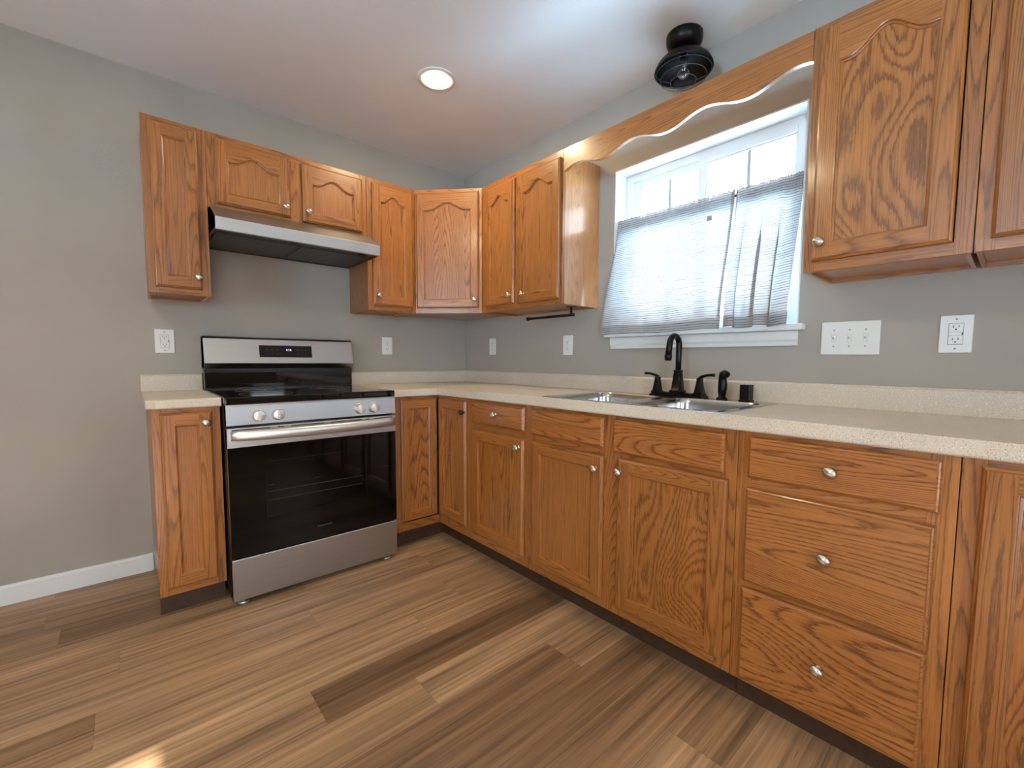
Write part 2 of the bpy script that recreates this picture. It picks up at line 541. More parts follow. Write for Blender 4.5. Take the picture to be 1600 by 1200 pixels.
b = MB(); b.box(XL - .15, .15, YR - .15, .15, H, H + .12); struct(b.build('ceiling', CEIL))
b = MB(); b.box(XL - .15, .15, 0, .15, -.06, H); struct(b.build('wall_back', WALL))
b = MB(); b.grid([YR, WIN[0], WIN[1], 0], [-.06, WIN[2], WIN[3], H], lambda u, v: not (WIN[0] < u < WIN[1] and WIN[2] < v < WIN[3]), 0, .15, 'x')
struct(b.build('wall_right', WALL))
b = MB(); b.grid([XL, DOOR[0], DOOR[1], WIN2[0], WIN2[1], 0], [-.06, .001, WIN2[2], DOOR[3], WIN2[3], H],
                 lambda u, v: not (DOOR[0] < u < DOOR[1] and .001 < v < DOOR[3]) and not (WIN2[0] < u < WIN2[1] and WIN2[2] < v < WIN2[3]), YR - .15, YR, 'y')
struct(b.build('wall_rear', WALL))
b = MB(); b.grid([YR, FILL_WIN[0], FILL_WIN[1], 0], [-.06, FILL_WIN[2], FILL_WIN[3], H], lambda u, v: not (FILL_WIN[0] < u < FILL_WIN[1] and FILL_WIN[2] < v < FILL_WIN[3]), XL - .15, XL, 'x')
struct(b.build('wall_left', WALL))
b = MB(); b.prism([(0, 0), (-.012, 0), (-.012, .078), (-.009, .085), (0, .088)], XL, -1.926, 'x'); struct(b.build('baseboard_back', TRIM))

# kitchen window: painted returns, vinyl frame, two sashes with muntins, stool and apron
def window_main():
    y0, y1, z0, z1 = WIN
    root = struct(bpy.data.objects.new('window_1', None)); COL.objects.link(root)
    root.location = (0, (y0 + y1) / 2, z0)
    cy = (y0 + y1) / 2; hw = (y1 - y0) / 2; h = z1 - z0
    t = .006
    def ring(b, x0, x1, a, bb, c, d, wd):
        b.box(x0, x1, a, a + wd, c, d); b.box(x0, x1, bb - wd, bb, c, d)
        b.box(x0, x1, a + wd, bb - wd, d - wd, d); b.box(x0, x1, a + wd, bb - wd, c, c + wd)
    b = MB(); ring(b, .0005, .100, -hw, hw, 0, h, t); b.build('jamb_liner', TRIM, root)
    b = MB(); ring(b, .098, .149, -hw + t, hw - t, t, h - t, .030); b.build('frame', VINYL, root, .003)
    def sash(name, a, bb, xf, lift):
        b = MB(); ring(b, xf, xf + .022, a, bb, .030, h - lift, .034)
        ring(b, xf + .006, xf + .018, a + .034, bb - .034, .064, h - lift - .034, .008)
        s_ = b.build(name, VINYL, root, .0025)
        ga, gb, gc, gd = a + .040, bb - .040, .070, h - lift - .040
        b = MB(); b.box(xf + .010, xf + .013, ga, gb, gc, gd); b.build('pane', GLASS, s_)
        b = MB(); m = (ga + gb) / 2
        b.box(xf + .0135, xf + .022, m - .008, m + .008, gc, gd)
        for k in (1, 2):
            zz = gc + (gd - gc) * k / 3
            b.box(xf + .0142, xf + .0213, ga, gb, zz - .008, zz + .008)
        b.build('muntin', VINYL, s_)
    sash('sash', -.005, hw - .034, .122, .034)         # left (fixed) sash
    sash('sash', -hw + .030, .036, .098, .030)         # right, sliding sash in front
    b = MB(); b.prism([(-.042, -hw - .028), (-.0006, -hw - .028), (-.0006, -hw + .007), (.0975, -hw + .007), (.0975, hw - .007), (-.0006, hw - .007), (-.0006, hw + .028), (-.042, hw + .028)], -.020, -.0002 + .0055, 'z')
    b.build('stool', TRIM, root, .004)
    b = MB(); b.prism([(-.0005, -.021), (-.016, -.021), (-.016, -.055), (-.010, -.066), (-.010, -.080), (-.0005, -.080)], -hw + .018 - .02, hw - .018 + .02, 'y')
    b.build('apron', TRIM, root)
window_main()

def rear_openings():
    x0, x1, z0, z1 = DOOR
    root = struct(bpy.data.objects.new('door_1', None)); COL.objects.link(root)
    root.location = (0, YR, 0)
    b = MB()
    for a, c in ((x0, x0 + .05), (x1 - .05, x1), ((x0 + x1) / 2 - .04, (x0 + x1) / 2 + .04)):
        b.box(a, c, -.10, -.04, .03, z1)
    b.box(x0, x1, -.10, -.04, z1 - .05, z1 - .001); b.box(x0, x1, -.10, -.04, .002, .06)
    b.build('frame', VINYL, root)
    b = MB(); b.box(x0 + .05, x1 - .05, -.072, -.068, .06, z1 - .05); b.build('pane', GLASS, root)
    x0, x1, z0, z1 = WIN2
    root = struct(bpy.data.objects.new('window_2', None)); COL.objects.link(root)
    root.location = (0, YR, 0)
    b = MB()
    b.box(x0, x0 + .04, -.10, -.04, z0, z1); b.box(x1 - .04, x1, -.10, -.04, z0, z1)
    b.box(x0 + .04, x1 - .04, -.10, -.04, z0, z0 + .04); b.box(x0 + .04, x1 - .04, -.10, -.04, z1 - .04, z1)
    b.build('frame', VINYL, root)
    b = MB(); b.box(x0 + .04, x1 - .04, -.072, -.068, z0 + .04, z1 - .04); b.build('pane', GLASS, root)
    y0, y1, z0, z1 = FILL_WIN
    root = struct(bpy.data.objects.new('fill_window', None)); COL.objects.link(root)
    root.location = (XL, 0, 0)
    b = MB()
    for a, c in ((y0, y0 + .04), (y1 - .04, y1), ((y0 + y1) / 2 - .03, (y0 + y1) / 2 + .03)): b.box(-.10, -.04, a, c, z0 + .0401, z1 - .0401)
    b.box(-.10, -.04, y0, y1, z0, z0 + .04); b.box(-.10, -.04, y0, y1, z1 - .04, z1)
    b.build('frame', VINYL, root)
    b = MB(); b.box(-.072, -.068, y0 + .04, y1 - .04, z0 + .04, z1 - .04); b.build('pane', GLASS, root)
    b = MB(); b.box(-1.3, .4, YR - 1.3, YR - .16, 2.45, 2.52); tag(b.build('exterior_sun_blocker', TRIM), 'added white slab above the small rear window, unseen, blocking the sun', 'light blocker')  # unseen slab added to keep sun out of the small rear window
b = MB(); b.box(XL - 2, 2.5, YR - 5.7, YR - .16, -.16, -.06); tag(b.build('exterior_uplight_blocker', plain('uplight_blocker_grey', srgb(150, 152, 156), .8, vary=.08, scale=8)), 'added grey slab outside the rear glass door, unseen, cutting up-light to the ceiling', 'patio')  # unseen slab added to weaken up-light through the rear door
b = MB(); b.box(XL - 1, 3.0, -11.3, -11.0, -.06, 1.6); b.prism([(-11.5, 1.6), (-10.8, 1.6), (-10.8, 1.68), (-11.5, 1.8)], XL - 1, 3.0, 'x')
tag(b.build('exterior_sky_blocker', plain('sky_blocker_brown', srgb(96, 84, 74), .8, vary=.1)), 'added brown wall far behind the camera, unseen, blocking low sky light', 'garden wall')  # unseen wall added to cut low sky light from the rear
rear_openings()

# ------------------------------------------------------------------ cabinets
T = .019
def knob(parent, x, y, z, mat=NICKEL, tilt=0.5):
    """knob pointing to local -y"""
    b = MB()
    b.lathe([(.0085, 0), (.0085, -.002), (.0055, -.004), (.0050, -.012), (.0062, -.014)], axis='y', n=18)
    pr = [(.006, -.0135), (.0125, -.0160), (.0155, -.0195), (.0150, -.0235), (.0115, -.0270), (.006, -.0288), (.001, -.0293)]
    b.lathe(pr, axis='y', n=26, sx=1.12, sy=.90)
    for k in (-1, 1):
        b.tube([(-.012, -.0262, .004 * k), (0, -.0296, .0035 * k), (.012, -.0262, .003 * k)], .0011, 6)
    return b.build('knob', mat, parent, loc=(x, y, z), rot=(0, tilt, 0))

def arch_curve(x0, x1, zs, rise, n=28):
    pts = []
    for i in range(n + 1):
        u = i / n
        e = .10
        k = 0 if u < e or u > 1 - e else (.5 - .5 * math.cos(2 * PI * (u - e) / (1 - 2 * e)))
        pts.append((x0 + (x1 - x0) * u, zs + rise * k))
    return pts

def slab_front(parent, name, x0, x1, z0, z1, yf, panel=None, stile=.050, rail=.052, rise=0.0, top=None, wide=False):
    """door (panel=True) or drawer front; front at yf-T, materials OAK"""
    b = MB()
    y1, y0 = yf - .0022, yf - T - .0012
    prof = [(0, y1), (0, y0 + .009), (.0025, y0 + .0055), (.006, y0 + .0035), (.0085, y0)]
    rings = []
    for ins, y in prof:
        rings.append([(x0 + ins, y, z0 + ins), (x1 - ins, y, z0 + ins), (x1 - ins, y, z1 - ins), (x0 + ins, y, z1 - ins)])
    hv = 1 if panel is None else 0
    for A, B in zip(rings, rings[1:]):
        for i in range(4):
            j = (i + 1) % 4
            b.face([A[i], A[j], B[j], B[i]], 1 if (i % 2 == 0 or panel is None) else 0)
    b.face(list(reversed(rings[0])), hv)
    q = prof[-1][0]
    X0, X1, Z0, Z1 = x0 + q, x1 - q, z0 + q, z1 - q
    if panel is None:
        b.face([(X0, y0, Z0), (X1, y0, Z0), (X1, y0, Z1), (X0, y0, Z1)], 3 if wide else 7)
    else:
        ox0, ox1, oz0 = x0 + stile, x1 - stile, z0 + rail
        zs = z1 - (top if top is not None else (rail + rise))
        cur = arch_curve(ox0, ox1, zs, rise) if rise else [(ox0, zs), (ox1, zs)]
        b.face([(X0, y0, Z0), (ox0, y0, Z0), (ox0, y0, Z1), (X0, y0, Z1)], 0)
        b.face([(ox1, y0, Z0), (X1, y0, Z0), (X1, y0, Z1), (ox1, y0, Z1)], 0)
        b.face([(ox0, y0, Z0), (ox1, y0, Z0), (ox1, y0, oz0), (ox0, y0, oz0)], 1)
        for (xa, za), (xb, zb) in zip(cur, cur[1:]):
            b.face([(xa, y0, za), (xb, y0, zb), (xb, y0, Z1), (xa, y0, Z1)], 1)
        loop = [(ox0, oz0), (ox1, oz0)] + list(reversed(cur))
        # inset loop
        def inset(lp, d):
            out = []
            n = len(lp)
            for i in range(n):
                p0, p1, p2 = Vector(lp[i - 1]), Vector(lp[i]), Vector(lp[(i + 1) % n])
                e1 = (p1 - p0).normalized(); e2 = (p2 - p1).normalized()
                n1 = Vector((-e1.y, e1.x)); n2 = Vector((-e2.y, e2.x))
                m = (n1 + n2); m = m / max(.35, (1 + n1.dot(n2)))
                out.append(tuple(p1 + m * d))
            return out
        steps = [(0, y0), (.0022, y0 + .0008), (.0034, y0 + .0060), (.0085, y0 + .0085), (.0090, y0 + .0118)]
        prev = [(x, y0, z) for x, z in loop]
        for d, y in steps[1:]:
            cu_ = [(x, y, z) for x, z in inset(loop, d)]
            n = len(cu_)
            for i in range(n):
                j = (i + 1) % n
                b.face([prev[i], prev[j], cu_[j], cu_[i]], 0 if i in (1, n - 1) else 1)
            prev = cu_
        b.face(prev, KIND.get(panel, 6))
    bmesh.ops.remove_doubles(b.bm, verts=b.bm.verts[:], dist=1e-6)
    return b.build(name, OAK, parent)

def frame_rects(b, rects, y0, y1):
    for x0, x1, z0, z1, mi in rects:
        b.box(x0, x1, y0, y1, z0, z1, mi)

def wall_cabinet(label, loc, rz, W, z0, z1, dep, doors, mull=None, sw=.030, group='oak wall cabinets'):
    """doors: list of dicts; local x 0..W, face plane y=-dep"""
    root = thing('upper_cabinet', label, 'cabinet', loc, rz, group)
    g = .0006
    b = MB()
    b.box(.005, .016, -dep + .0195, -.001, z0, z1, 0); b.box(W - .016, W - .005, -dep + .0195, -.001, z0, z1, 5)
    b.box(.016, W - .016, -dep + .0195, -.001, z0 + .012, z0 + .026, 4)
    b.box(.016, W - .016, -dep + .0195, -.001, z1 - .026, z1 - .012, 4)
    b.box(.016, W - .016, -.018, -.001, z0, z0 + .012, 4)
    b.box(.016, W - .016, -.010, -.001, z0 + .026, z1 - .026, 4)
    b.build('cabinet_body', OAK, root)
    b = MB()
    br = .034
    rects = [(g, sw, z0, z1, 0), (W - sw, W - g, z0, z1, 0), (sw, W - sw, z1 - br, z1, 1), (sw, W - sw, z0, z0 + br, 1)]
    if mull: rects.append((mull[0], mull[1], z0 + br, z1 - br, 0))
    frame_rects(b, rects, -dep, -dep + .019)
    b.build('face_frame', OAK, root, .0008)
    for d in doors:
        dr = slab_front(root, 'door', d['x0'], d['x1'], d['z0'], d['z1'], -dep, d.get('kind', 'fine'), d.get('stile', .048), d.get('rail', .050), d.get('rise', 0), d.get('top'))
        if d.get('fig'): dr['figure_scale'] = d['fig']
        kx, kz = d['knob']
        knob(dr, kx, -dep - T, kz)
    return root

ZT, ZB, UD = 2.143, 1.375, .2996
RZW = -PI / 2
# range wall
x0 = -1.898
wall_cabinet('narrow one-door oak wall cabinet with square panel, left of the steel range hood', (x0, 0, 0), 0, .2305, ZB, ZT, UD,
             [dict(x0=.025, x1=.197, z0=1.403, z1=2.123, knob=(.182, 1.457), kind='plain', stile=.042, rise=0, top=.055)], sw=.036)
x0 = -1.6665
wall_cabinet('short wide oak wall cabinet with two arched doors directly above the range hood', (x0, 0, 0), 0, .767, 1.796, ZT, UD,
             [dict(x0=.034, x1=.358, z0=1.818, z1=2.120, knob=(.331, 1.866), kind='plain', rise=.040, top=.098),
              dict(x0=.416, x1=.738, z0=1.812, z1=2.114, knob=(.441, 1.865), kind='plain', rise=.040, top=.098)], mull=(.350, .424), sw=.042)
x0 = -.8985
wall_cabinet('tall narrow oak wall cabinet with arched door between range hood and angled corner cabinet', (x0, 0, 0), 0, .310, ZB, ZT, UD,
             [dict(x0=.029, x1=.287, z0=1.407, z1=2.116, knob=(.056, 1.463), rise=.042, top=.100)], sw=.036)
# window wall
wall_cabinet('oak wall cabinet with two arched doors between angled corner cabinet and window', (0, -.6225, 0), RZW, .6885, ZB, ZT, UD,
             [dict(x0=.050, x1=.322, z0=1.407, z1=2.106, knob=(.294, 1.458), kind='plain', rise=.045, top=.104),
              dict(x0=.352, x1=.677, z0=1.402, z1=2.106, knob=(.409, 1.453), kind='plain', rise=.045, top=.104)], mull=(.315, .358), sw=.050)
wall_cabinet('large oak wall cabinet right of the window, its arched door with bold swirling grain', (0, -2.4035, 0), RZW, .3975, ZB, ZT, UD,
             [dict(x0=.024, x1=.357, z0=1.408, z1=2.124, knob=(.050, 1.463), rise=.055, top=.118, stile=.052, kind='swirl')], sw=.038)
wall_cabinet('oak wall cabinet at the right edge of the picture, only its left side showing', (0, -2.802, 0), RZW, .50, ZB, ZT, UD,
             [dict(x0=.030, x1=.47, z0=1.405, z1=2.120, knob=(.44, 1.463), rise=.055, top=.118, stile=.052)], sw=.038)
# angled corner cabinet
def corner_wall_cabinet():
    A = Vector((-.588, -UD)); B = Vector((-UD, -.622))
    root = thing('upper_cabinet', 'angled oak corner wall cabinet with one wide arched door', 'cabinet', (0, 0, 0), 0, 'oak wall cabinets')
    b = MB()
    g = .001
    poly = [(-g, -g), (-.5878, -g), (-.5878, -UD + .001), (-UD + .001, -.6218), (-g, -.6218)]
    inner = poly
    b.prism(inner, ZB + .010, ZB + .024, 'z', 4)
    b.prism(inner, ZT - .024, ZT - .002, 'z', 4)
    b.box(-.5878, -.5758, -UD + .018, -g, ZB, ZT, 0)
    b.box(-UD + .018, -g, -.6218, -.6098, ZB, ZT, 0)
    b.build('cabinet_body', OAK, root)
    d = B - A; W = d.length; ang = math.atan2(d.y, d.x)
    fr = MB()
    br, sw = .034, .020
    frame_rects(fr, [(.001, sw, ZB, ZT, 0), (W - sw, W - .001, ZB, ZT, 0), (sw, W - sw, ZT - br, ZT, 1), (sw, W - sw, ZB, ZB + br, 1)], 0, .019)
    fr.build('face_frame', OAK, root, .0008, loc=(A.x, A.y, 0), rot=(0, 0, ang))
    dr = slab_front(root, 'door', .014, W - .018, 1.407, 2.119, 0, True, .048, .050, .046, .106)
    dr.location = (A.x, A.y, 0); dr.rotation_euler = (0, 0, ang)
    knob(dr, W - .043, -T, 1.457)
corner_wall_cabinet()

# valance over the window
def valance():
    b = MB()
    n = 120
    ya, yb = -1.3122, -2.4022
    A, B, C, D = [], [], [], []
    for i in range(n + 1):
        y = ya + (yb - ya) * i / n
        zb = 2.036 + .017 * math.cos(2 * PI * (y + 1.40) / .32)
        x0, x1 = -UD, -UD + .019
        A.append(b.bm.verts.new((x0, y, zb))); B.append(b.bm.verts.new((x0, y, ZT - .002)))
        C.append(b.bm.verts.new((x1, y, zb))); D.append(b.bm.verts.new((x1, y, ZT - .002)))
    for i in range(n):
        for q in ((A[i], A[i + 1], B[i + 1], B[i]), (C[i], D[i], D[i + 1], C[i + 1]), (A[i], C[i], C[i + 1], A[i + 1]), (B[i], B[i + 1], D[i + 1], D[i])):
            b.bm.faces.new(q)
    for k in (0, n):
        b.bm.faces.new((A[k], B[k], D[k], C[k]))
    o = b.build('window_valance', oak('oak_valance', 'y', 0))
    tag(o, 'oak valance board with wavy lower edge spanning the top of the window', 'valance')
valance()

BD, KZ, CZ, CB, CF = .610, .098, .914, .8755, .635
TK = .547
def base_cabinet(label, loc, rz, W, fronts, stiles, rails, toe=True, ends=(True, True)):
    root = thing('base_cabinet', label, 'cabinet', loc, rz, 'oak base cabinets')
    g = .0006
    top = CB - .001
    b = MB()
    b.box(g, .014, -BD + .0195, -.002, KZ, top, 0); b.box(W - .014, W - g, -BD + .0195, -.002, KZ, top, 0)
    b.box(.014, W - .014, -BD + .0195, -.002, KZ + .005, KZ + .018, 4)
    b.box(.014, W - .014, -.014, -.002, KZ + .018, top, 4)
    b.build('cabinet_body', OAK, root)
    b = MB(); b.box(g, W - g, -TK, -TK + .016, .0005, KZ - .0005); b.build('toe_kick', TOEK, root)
    b = MB()
    rects = [(a, c, KZ, top, 0) for a, c in stiles]
    for a, c, z0, z1 in rails: rects.append((a, c, z0, z1, 1))
    frame_rects(b, rects, -BD, -BD + .019)
    b.build('face_frame', OAK, root, .0008)
    for f in fronts:
        if f['t'] == 'door':
            o = slab_front(root, 'door', f['x0'], f['x1'], f['z0'], f['z1'], -BD, f.get('kind', 'fine'), f.get('stile', .050), f.get('rail', .050), 0, f.get('top'))
        else:
            o = slab_front(root, 'drawer_front', f['x0'], f['x1'], f['z0'], f['z1'], -BD, wide=f.get('wide', False))
        if f.get('fig'): o['figure_scale'] = f['fig']
        if f.get('knob'):
            k = knob(o, f['knob'][0], -BD - T - .0012, f['knob'][1], f.get('kmat', NICKEL))
            if f.get('kmat'): k['label'] = 'black knob'
    return root

zt = CB - .001
# narrow cabinet left of the range
base_cabinet('narrow oak base cabinet with one square-panel door, left of the stove', (-1.9235, 0, 0), 0, .230,
             [dict(t='door', x0=.026, x1=.200, z0=.130, z1=.858, knob=(.176, .812), stile=.046, kind='plain')],
             [(.0006, .034, ), (.196, .2294)] and [(.0006, .034), (.194, .2294)], [(.034, .194, KZ, KZ + .036), (.034, .194, zt - .030, zt)])

# lazy-susan corner base
def corner_base():
    root = thing('base_cabinet', 'oak corner base cabinet with two doors meeting in the inside corner', 'cabinet', (0, 0, 0), 0, 'oak base cabinets')
    xe, ye = -.9225, -.9235
    b = MB()
    b.box(xe, xe + .014, -BD + .0195, -.002, KZ, zt, 0)
    b.box(-BD + .0195, -.002, ye, ye + .014, KZ, zt, 0)
    poly = [(-.002, -.002), (xe + .014, -.002), (xe + .014, -BD + .0195), (-BD + .0195, -BD + .0195), (-BD + .0195, ye + .014), (-.002, ye + .014)]
    b.prism(poly, KZ + .005, KZ + .018, 'z', 4)
    b.build('cabinet_body', OAK, root)
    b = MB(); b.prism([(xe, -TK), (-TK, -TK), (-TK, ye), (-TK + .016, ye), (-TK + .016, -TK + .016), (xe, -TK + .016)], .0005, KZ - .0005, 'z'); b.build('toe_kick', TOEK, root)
    # left leg frame + door (range wall side)
    b = MB()
    frame_rects(b, [(xe, -.853, KZ, zt, 0), (-.853, -BD, KZ, KZ + .05, 1), (-.853, -BD, zt - .028, zt, 1)], -BD, -BD + .019)
    b.build('face_frame', OAK, root, .0008)
    o = slab_front(root, 'door', -.860, -BD - T - .002, .158, .857, -BD, True, .046, .050)
    # right leg in the window-wall orientation
    b = MB()
    frame_rects(b, [(-ye - .048, -ye, KZ, zt, 0), (BD, -ye - .048, KZ, KZ + .05, 1), (BD, -ye - .048, zt - .028, zt, 1)], -BD, -BD + .019)
    b.build('face_frame', OAK, root, .0008, rot=(0, 0, RZW))
    o = slab_front(root, 'door', BD + T + .002, -ye - .014, .158, .857, -BD, True, .046, .050)
    o.rotation_euler = (0, 0, RZW)
    k = knob(o, .899, -BD - T, .797, BLACK_EN); k['label'] = 'black knob'
corner_base()

# drawer-over-door cabinet
y = -.9245
base_cabinet('oak base cabinet with one drawer over one door, between the corner and sink cabinets', (0, y, 0), RZW, .463,
             [dict(t='drawer', x0=.048, x1=.459, z0=.750, z1=.862, knob=(.255, .811)),
              dict(t='door', x0=.045, x1=.456, z0=.150, z1=.712, knob=(.430, .672))],
             [(.0006, .052), (.430, .4624)], [(.052, .43, KZ, KZ + .058), (.052, .43, .698, .766), (.052, .43, zt - .026, zt)])
y = -1.388
base_cabinet('wide oak sink base cabinet with two false drawer fronts over two doors', (0, y, 0), RZW, .9565,
             [dict(t='drawer', x0=.045, x1=.455, z0=.745, z1=.862), dict(t='drawer', x0=.502, x1=.921, z0=.735, z1=.860),
              dict(t='door', x0=.052, x1=.455, z0=.138, z1=.713, knob=(.428, .661), kind='plain'),
              dict(t='door', x0=.524, x1=.933, z0=.135, z1=.717, knob=(.541, .669), fig=1.5, kind='swirl')],
             [(.0006, .060), (.430, .535), (.905, .9559)], [(.06, .43, KZ, KZ + .050), (.535, .905, KZ, KZ + .050), (.06, .43, .69, .76), (.535, .905, .69, .76), (.06, .43, zt - .028, zt), (.535, .905, zt - .028, zt)])
y = -2.345
base_cabinet('oak base cabinet with a stack of three drawers right of the sink cabinet', (0, y, 0), RZW, .4815,
             [dict(t='drawer', x0=.034, x1=.453, z0=.738, z1=.860, knob=(.245, .797)),
              dict(t='drawer', x0=.032, x1=.449, z0=.420, z1=.707, knob=(.242, .564), fig=1.2),
              dict(t='drawer', x0=.030, x1=.448, z0=.112, z1=.400, knob=(.240, .257), wide=True)],
             [(.0006, .040), (.430, .4809)], [(.04, .43, KZ, KZ + .03), (.04, .43, .385, .43), (.04, .43, .69, .75), (.04, .43, zt - .028, zt)])
y = -2.8272
base_cabinet('oak base cabinet at the right edge of the picture, mostly cut off', (0, y, 0), RZW, .46,
             [dict(t='door', x0=.032, x1=.43, z0=.120, z1=.861, knob=(.40, .80), stile=.055, kind='swirl')],
             [(.0006, .040), (.42, .4594)], [(.04, .42, KZ, KZ + .036), (.04, .42, zt - .028, zt)])

# ------------------------------------------------------------------ countertops
SINK_HOLE = (-.566, -.058, -2.262, -1.450)
def counters():
    # main L-shaped top with sink cut-out
    yend = -3.29
    b = MB()
    hx0, hx1, hy0, hy1 = SINK_HOLE
    xs = [-.9245, -CF, hx0, hx1, -.001]
    ys = [yend, hy0, hy1, -CF, -.001]
    def ins(u, v):
        if hx0 < u < hx1 and hy0 < v < hy1: return False
        return u > -CF or v > -CF
    b.grid(xs, ys, ins, CB, CZ)
    b.dissolve()
    def front(e):
        p, q = e.verts[0].co, e.verts[1].co
        if abs(p.z - q.z) > 1e-5: return False
        on_x = abs(p.x + CF) < 1e-5 and abs(q.x + CF) < 1e-5 and p.y < -CF + 1e-4 and q.y < -CF + 1e-4
        on_y = abs(p.y + CF) < 1e-5 and abs(q.y + CF) < 1e-5 and p.x < -CF + 1e-4 and q.x < -CF + 1e-4
        return on_x or on_y
    b.bevel_where(front, .0085, 4)
    for f in b.bm.faces: f.smooth = False
    top = tag(b.build('countertop', LAM), 'long L-shaped beige speckled countertop with the sink set into it', 'countertop')
    b = MB(); b.prism([(-.0215, CZ + .0004), (-.0215, .992), (-.017, .9985), (-.002, .9985), (-.002, CZ + .0004)], -.9245, -.0215, 'x') if False else None
    b.prism([(-.002, CZ + .0004), (-.0215, CZ + .0004), (-.0215, .991), (-.0155, .9985), (-.002, .9985)], -.9245, -.002, 'x')
    b.build('backsplash', LAM, top)
    b = MB()
    b.prism([(-.002, CZ + .0004), (-.0215, CZ + .0004), (-.0215, .991), (-.0155, .9985), (-.002, .9985)], yend, -.0216, 'y')
    b.build('backsplash', LAM, top)
    # small top left of the range
    b = MB()
    xl, xr = -1.9375, -1.6905
    c = .030
    b.prism([(xr, -.001), (xl, -.001), (xl, -CF + c), (xl + c, -CF), (xr, -CF)], CB, CZ, 'z')
    b.bevel_where(lambda e: abs(e.verts[0].co.z - e.verts[1].co.z) < 1e-5 and max(e.verts[0].co.y, e.verts[1].co.y) < -CF + c + .001, .0085, 4)
    sm = tag(b.build('countertop', LAM), 'short beige speckled countertop piece with clipped corner, left of the stove', 'countertop')
    b = MB(); b.prism([(-.002, CZ + .0004), (-.0215, CZ + .0004), (-.0215, .991), (-.0155, .9985), (-.002, .9985)], xl, xr, 'x'); b.build('backsplash', LAM, sm)
counters()

# ------------------------------------------------------------------ sink
def rrect(cx, cy, hx, hy, r, n=7):
    pts = []
    for sx, sy, a0 in ((1, 1, 0), (-1, 1, PI / 2), (-1, -1, PI), (1, -1, 1.5 * PI)):
        for i in range(n + 1):
            a = a0 + PI / 2 * i / n
            pts.append((cx + sx * (hx - r) + r * math.cos(a), cy + sy * (hy - r) + r * math.sin(a)))
    return pts
def sink():
    root = thing('kitchen_sink', 'stainless steel double-bowl sink set in the countertop below the window', 'sink', (-.3115, -1.856, CZ))
    ox, oy = .2685, .4185
    zr = .0035
    bowls = [(-.034, .2125, .205, .178), (-.034, -.2125, .205, .178)]      # cx cy hx hy
    b = MB(); bm = b.bm
    outer = [bm.verts.new((x, y_, zr)) for x, y_ in rrect(0, 0, ox - .004, oy - .004, .028)]
    skirt = [bm.verts.new((x, y_, .0006)) for x, y_ in rrect(0, 0, ox, oy, .030)]
    n = len(outer)
    for i in range(n):
        j = (i + 1) % n
        f = bm.faces.new((skirt[i], skirt[j], outer[j], outer[i])); f.smooth = True
    edges = [bm.edges.get((outer[i], outer[(i + 1) % n])) for i in range(n)]
    holes = []
    for cx, cy, hx, hy in bowls:
        lp = [bm.verts.new((x, y_, zr)) for x, y_ in rrect(cx, cy, hx, hy, .055)]
        for i in range(len(lp)):
            edges.append(bm.edges.new((lp[i], lp[(i + 1) % len(lp)])))
        holes.append(lp)
    bmesh.ops.triangle_fill(bm, edges=edges, use_beauty=True, use_dissolve=False)
    # triangle_fill may fill the holes: drop faces lying inside the bowls
    kill = []
    for f in bm.faces:
        c = f.calc_center_median()
        if abs(c.z - zr) < 1e-6:
            for cx, cy, hx, hy in bowls:
                if abs(c.x - cx) < hx - .02 and abs(c.y - cy) < hy - .02: kill.append(f)
    bmesh.ops.delete(bm, geom=list(set(kill)), context='FACES_ONLY')
    b.build('rim', STEEL_SINK, root, recalc=True)
    for cx, cy, hx, hy in bowls:
        b = MB(); bm = b.bm
        prev = None
        for ins_, z, r in ((0, zr, .055), (.004, -.002, .055), (.007, -.02, .055), (.014, -.12, .055), (.022, -.150, .055), (.040, -.166, .06), (.075, -.172, .06)):
            ring = [bm.verts.new((x, y_, z)) for x, y_ in rrect(cx, cy, hx - ins_, hy - ins_, r)]
            if prev:
                m = len(ring)
                for i in range(m):
                    f = bm.faces.new((prev[i], prev[(i + 1) % m], ring[(i + 1) % m], ring[i])); f.smooth = True
            prev = ring
        bm.faces.new(prev)
        o = b.build('bowl', STEEL_SINK, root)
        b = MB(); b.lathe([(.044, -.1715), (.044, -.170), (.036, -.1695), (.034, -.1712), (.004, -.1712)], (cx, cy, 0), n=28); b.build('drain_strainer', STEEL_S, o)
sink()

